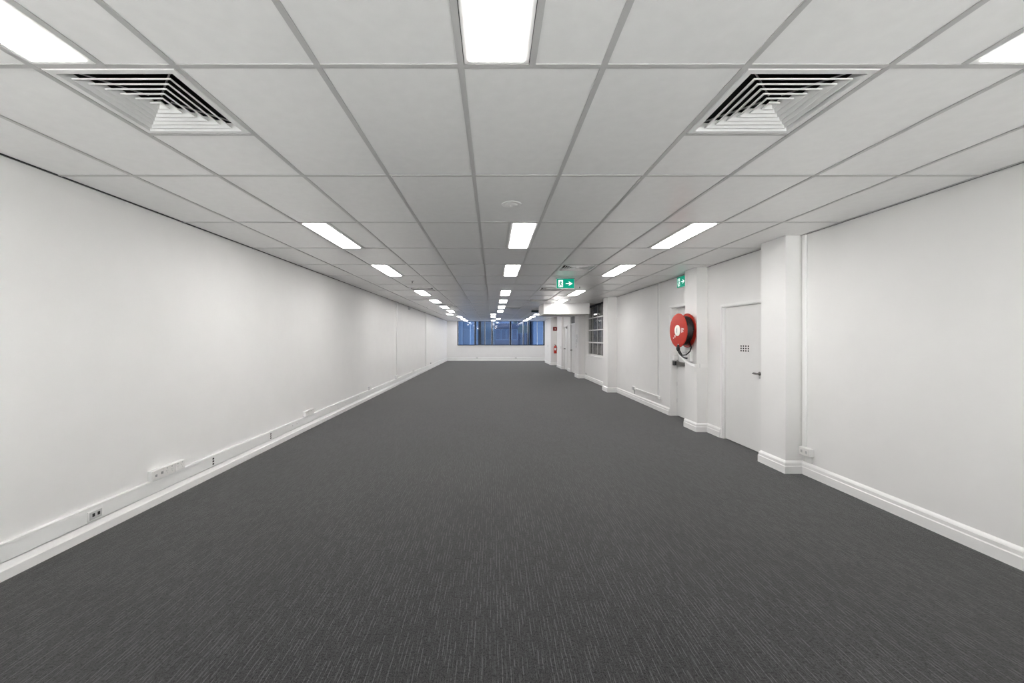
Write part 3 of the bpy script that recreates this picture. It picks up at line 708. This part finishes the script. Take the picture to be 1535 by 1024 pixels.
# ------------------------------------------------------------------ exit signs
def sign_shapes(put, w, h):
    """door with running figure at one end and an arrow at the other; put(name, polygon, level, material, parent)"""
    put('door_symbol', [(-0.40*w, -0.38*h), (-0.14*w, -0.38*h), (-0.14*w, 0.38*h), (-0.40*w, 0.38*h)], 1, 'signwhite')
    fig = 'running_figure'
    cx, cy_ = -0.255*w, 0.24*h
    put(fig, [(cx+0.035*w*math.cos(a*PI/5), cy_+0.07*h*math.sin(a*PI/5)) for a in range(10)], 2, 'signgreen')
    for q in ([(-0.30, 0.14), (-0.22, 0.17), (-0.235, -0.06), (-0.31, -0.08)],                 # torso
              [(-0.24, -0.06), (-0.30, -0.10), (-0.205, -0.22), (-0.17, -0.17)], [(-0.205, -0.22), (-0.17, -0.17), (-0.19, -0.37), (-0.225, -0.37)],   # front leg
              [(-0.31, -0.06), (-0.26, -0.09), (-0.325, -0.30), (-0.365, -0.28)], [(-0.365, -0.28), (-0.325, -0.30), (-0.39, -0.37), (-0.40, -0.33)],   # rear leg
              [(-0.225, 0.16), (-0.235, 0.09), (-0.165, 0.01), (-0.15, 0.05)], [(-0.30, 0.15), (-0.285, 0.08), (-0.37, 0.0), (-0.385, 0.05)]):          # arms
        put(fig, [(a*w, b*h) for a, b in q], 2, 'signgreen')
    put('arrow', [(0.02*w, -0.035*h), (0.22*w, -0.05*h), (0.22*w, 0.05*h), (0.02*w, 0.035*h)], 1, 'signwhite')
    put('arrow', [(0.17*w, 0.25*h), (0.24*w, 0.25*h), (0.40*w, 0.0), (0.24*w, -0.25*h), (0.17*w, -0.25*h), (0.24*w, 0.0)][:0] or [(0.18*w, 0.24*h), (0.40*w, 0.02*h), (0.40*w, -0.02*h), (0.18*w, -0.24*h), (0.22*w, -0.06*h), (0.22*w, 0.06*h)], 1, 'signwhite')
def exit_sign(origin, right, out, w, h, label, housing=True):
    """origin = top centre of the blade at the ceiling; right, out = unit vectors of the face"""
    t = empty('exit_sign', tuple(origin), label, 'exit sign', None)
    o = Vector(origin); r = Vector(right); n = Vector(out); z = Vector((0, 0, 1))
    def obox(a0, a1, b0, b1, c0, c1, name, mat, par):
        m = MB(); P = [o+r*a+n*b+z*c for c in (c0, c1) for (a, b) in ((a0, b0), (a1, b0), (a1, b1), (a0, b1))]
        m.v = [tuple(p) for p in P]; m.f = [(0,3,2,1),(4,5,6,7),(0,1,5,4),(1,2,6,5),(2,3,7,6),(3,0,4,7)]
        return m.build(name, mat, par)
    obox(-w/2-0.01, w/2+0.01, -0.022, 0.022, -0.014, -0.0005, 'housing', M['grey'], t)
    bl = obox(-w/2, w/2, -0.009, 0.009, -0.016-h, -0.014, 'sign_face', M['signgreen'], t)
    obox(-w/2-0.003, w/2+0.003, -0.011, 0.011, -0.022-h, -0.016-h, 'bottom_edge', M['white'], t)
    obox(-w/2-0.006, -w/2, -0.010, 0.010, -0.016-h, -0.014, 'side_edge', M['white'], t)
    obox(w/2, w/2+0.006, -0.010, 0.010, -0.016-h, -0.014, 'side_edge', M['white'], t)
    shapes = {}
    def put(name, pts, lev, mat):
        m = shapes.setdefault(name, (MB(), mat))[0]
        d = 0.009+0.0012*lev
        top = [o+r*a+n*d+z*(b-0.015-h/2) for a, b in pts]; bot_ = [o+r*a+n*(d-0.0011)+z*(b-0.015-h/2) for a, b in pts]
        k = len(pts); n0 = len(m.v); m.v += [tuple(p) for p in top+bot_]
        m.f.append(tuple(n0+i for i in range(k)))
        for i in range(k): m.f.append((n0+i, n0+k+i, n0+k+(i+1) % k, n0+(i+1) % k))
    sign_shapes(put, w, h)
    made = {}
    for nm in ('door_symbol', 'arrow', 'running_figure'):
        made[nm] = shapes[nm][0].build(nm, M[shapes[nm][1]], bl)
    return t
exit_sign((1.375, 8.04, H), (1, 0, 0), (0, -1, 0), 0.335, 0.178, 'green exit sign with running figure and arrow hanging below the middle ceiling')
exit_sign((XR-0.025, 7.685, H-0.008), (0, -1, 0), (-1, 0, 0), 0.335, 0.19, 'green exit sign high on the wall above the hose reel door')
t = empty('exit_sign', (1.72, 17.1, H), 'dark teal exit sign back hanging from the ceiling beyond the bulkhead', 'exit sign')
MB().box(1.54, 17.07, H-0.012, 1.90, 17.13, H-0.0005).build('housing', M['greyp'], t)
MB().bbox(1.55, 17.085, H-0.10, 1.89, 17.115, H-0.012, 0.003).build('sign_face', M['signdark'], t)

# ------------------------------------------------------------------ detector and sprinklers
dx, dy = 0.158, 3.62
t = empty('smoke_detector', (dx, dy, H), 'round white smoke detector on a ceiling tile before the second middle light', 'detector')
zt = H+0.0045
MB().lathe([(0.085, 0), (0.085, 0.003), (0.066, 0.005), (0.060, 0.005)], (dx, dy, zt), (0, 0, -1), 40).build('ring', M['vent'], t)
MB().lathe([(0.052, 0.003), (0.052, 0.006), (0.044, 0.011), (0.025, 0.014)], (dx, dy, zt), (0, 0, -1), 36).build('dome', M['vent'], t)
MB().lathe([(0.010, 0.012), (0.010, 0.018), (0.005, 0.021)], (dx, dy, zt), (0, 0, -1), 14).build('sensor_tip', M['plastic'], t)
sp = None
for (x, yy, lb) in ((1.93, 9.42, 'small sprinkler head in the ceiling beyond the hanging exit sign'), (2.28, 12.42, 'small sprinkler head beside the light before the bulkhead'),
                    (-1.62, 8.48, 'small sprinkler head behind the third light by the blank wall'), (-2.42, 15.4, 'farthest small sprinkler head, near the blank wall')):
    if sp is None:
        sp = empty('sprinkler_head', (x, yy, H)); o = sp
        MB().lathe([(0.034, 0), (0.034, 0.003), (0.014, 0.010)], (x, yy, zt), (0, 0, -1), 20).build('rosette', M['chrome'], o)
        MB().lathe([(0.009, 0.008), (0.009, 0.026), (0.005, 0.032)], (x, yy, zt), (0, 0, -1), 10).build('body', M['steel'], o)
        MB().lathe([(0.004, 0.030), (0.004, 0.052), (0.022, 0.053), (0.022, 0.055)], (x, yy, zt), (0, 0, -1), 16).build('deflector', M['chrome'], o)
    else: o = copy_tree(sp, (x, yy, H))
    tag(o, lb, 'sprinkler', 'ceiling sprinkler heads')

# ------------------------------------------------------------------ fire extinguisher and its sign on the far pillar
fx, fy = 3.475, P6[1]
t = empty('fire_extinguisher', (fx, fy-0.09, 0.66), 'red fire extinguisher with white label hung on the far pillar', 'extinguisher')
c0 = (fx, fy-0.095, 0.66)
MB().lathe([(0.078, 0), (0.082, 0.01), (0.082, 0.33), (0.07, 0.375), (0.035, 0.405), (0.02, 0.41), (0.02, 0.43)], c0, (0, 0, 1), 28).build('cylinder', M['red'], t)
MB().bbox(fx-0.02, fy-0.115, 1.09, fx+0.02, fy-0.075, 1.13, 0.004).build('valve', M['black'], t)
MB().tube([(fx, fy-0.095, 1.125), (fx-0.02, fy-0.13, 1.16), (fx-0.05, fy-0.16, 1.165)], 0.010, 8).build('lever', M['black'], t)
MB().tube([(fx+0.02, fy-0.095, 1.11), (fx+0.07, fy-0.11, 1.09), (fx+0.095, fy-0.12, 0.98), (fx+0.088, fy-0.13, 0.82)], 0.011, 8).build('hose', M['rubber'], t)
mm = MB()
for k in range(8):
    a0, a1 = -PI/2-0.75+1.3*k/8, -PI/2-0.75+1.3*(k+1)/8
    q = lambda a, z: (c0[0]+0.0832*math.cos(a), c0[1]+0.0832*math.sin(a), z)
    mm.quad(q(a0, 0.83), q(a1, 0.83), q(a1, 0.96), q(a0, 0.96))
mm.build('label_patch', M['white'], t)
MB().box(fx-0.03, fy-0.016, 0.78, fx+0.03, fy-0.0005, 1.08).build('bracket', M['steel'], t)
t = empty('fire_sign', (fx, fy, 2.03), 'square red fire sign above the fire extinguisher', 'sign')
MB().bbox(fx-0.115, fy-0.008, 1.92, fx+0.115, fy-0.0005, 2.14, 0.002).build('plate', M['signred'], t)
MB().lathe([(0.028, 0), (0.028, 0.002)], (fx+0.01, fy-0.008, 2.02), (0, -1, 0), 16).build('white_emblem', M['cream'], t)

# ------------------------------------------------------------------ small plates on the far pillars
for (x, yy, z, hz, lb) in ((P4[0], 16.15, 1.50, 0.30, 'tall grey switch plate on the pillar under the bulkhead, upper of two'), (P4[0], 16.3, 1.24, 0.20, 'grey switch plate on the pillar under the bulkhead, lower of two'),
                           (P6[0], 24.9, 1.06, 0.12, 'small switch plate on the side of the extinguisher pillar'), (P5[0], 20.9, 1.05, 0.10, 'small switch plate on the shallow pilaster')):
    t = empty('switch_plate', (x, yy, z), lb, 'switch')
    MB().bbox(x-0.012, yy-0.05, z-hz/2, x-0.0005, yy+0.05, z+hz/2, 0.003).build('plate', M['greyp'], t)
    MB().bbox(x-0.017, yy-0.02, z-0.025, x-0.012, yy+0.02, z+0.025, 0.002).build('rocker', M['plastic'], t)
t = empty('socket', (XR, 15.65, 0.19), 'small socket above the baseboard beside the bulkhead pillar', 'socket')
MB().bbox(XR-0.014, 15.59, 0.16, XR-0.0005, 15.71, 0.23, 0.003).build('faceplate', M['greyp'], t)
MB().bbox(XR-0.017, 15.63, 0.18, XR-0.014, 15.67, 0.21, 0.001).build('jack', M['grey'], t)

# ------------------------------------------------------------------ street beyond the far windows
GZ = -6.0
tag(MB().box(-60, YF+0.4, GZ-0.3, 60, 95, GZ).build('ground', M['asphalt']), 'street far below outside the windows', kind='structure')
def building(label, x0, x1, y0, y1, z1, wallm, bays, floors, fins=False, recess=0.12, z0=None, pane='winglass', fill=0.7, rim='fin'):
    b = empty('building', ((x0+x1)/2, (y0+y1)/2, GZ), label, 'building', None)
    MB().box(x0, y0, GZ, x1, y1, z1).build('walls', M[wallm], b)
    MB().box(x0-0.15, y0-0.15, z1, x1+0.15, y1+0.15, z1+0.3).build('parapet', M[wallm], b)
    bw = (x1-x0)/bays; z0 = GZ+1 if z0 is None else z0; fh = (z1-z0)/floors
    for i in range(bays):
        for k in range(floors):
            cx_, cz = x0+bw*(i+0.5), z0+fh*(k+0.5); hw, hh = bw*fill/2, fh*0.62/2
            f = MB().box(cx_-hw-0.06, y0-0.05, cz-hh-0.06, cx_+hw+0.06, y0+0.0, cz+hh+0.06).build('window', M[rim], b)
            MB().box(cx_-hw, y0-0.06, cz-hh, cx_+hw, y0-0.05, cz+hh).build('pane', M[pane], f)
        if fins and i:
            MB().box(x0+bw*i-0.07, y0-0.3, GZ, x0+bw*i+0.07, y0, z1).build('fin', M['fin'], b)
    return b
building('blue glass tower with pale vertical fins seen through the first panes', -9.0, -1.55, 44, 56, 16, 'facade_blue', 9, 8, True, pane='facade_blue', fill=0.8)
building('pale blue tower block behind the second window pane', -1.3, 0.35, 47, 58, 18, 'facade_blue2', 2, 9, pane='facade_blue2')
building('low navy building in the middle window pane', 0.2, 2.4, 41, 44, 2.6, 'facade_navy', 4, 5, rim='facade_blue')
building('pale grey building with windows behind the low navy one', 0.9, 3.3, 60, 70, 3.9, 'facade_pale', 6, 6, rim='facade_pale')
building('grey-green building behind the fourth window pane', 2.6, 4.0, 46, 56, 15, 'facade_green', 3, 8)
building('deep blue tower behind the last window pane', 4.2, 12.0, 44, 55, 17, 'facade_blue', 7, 8, pane='facade_blue')
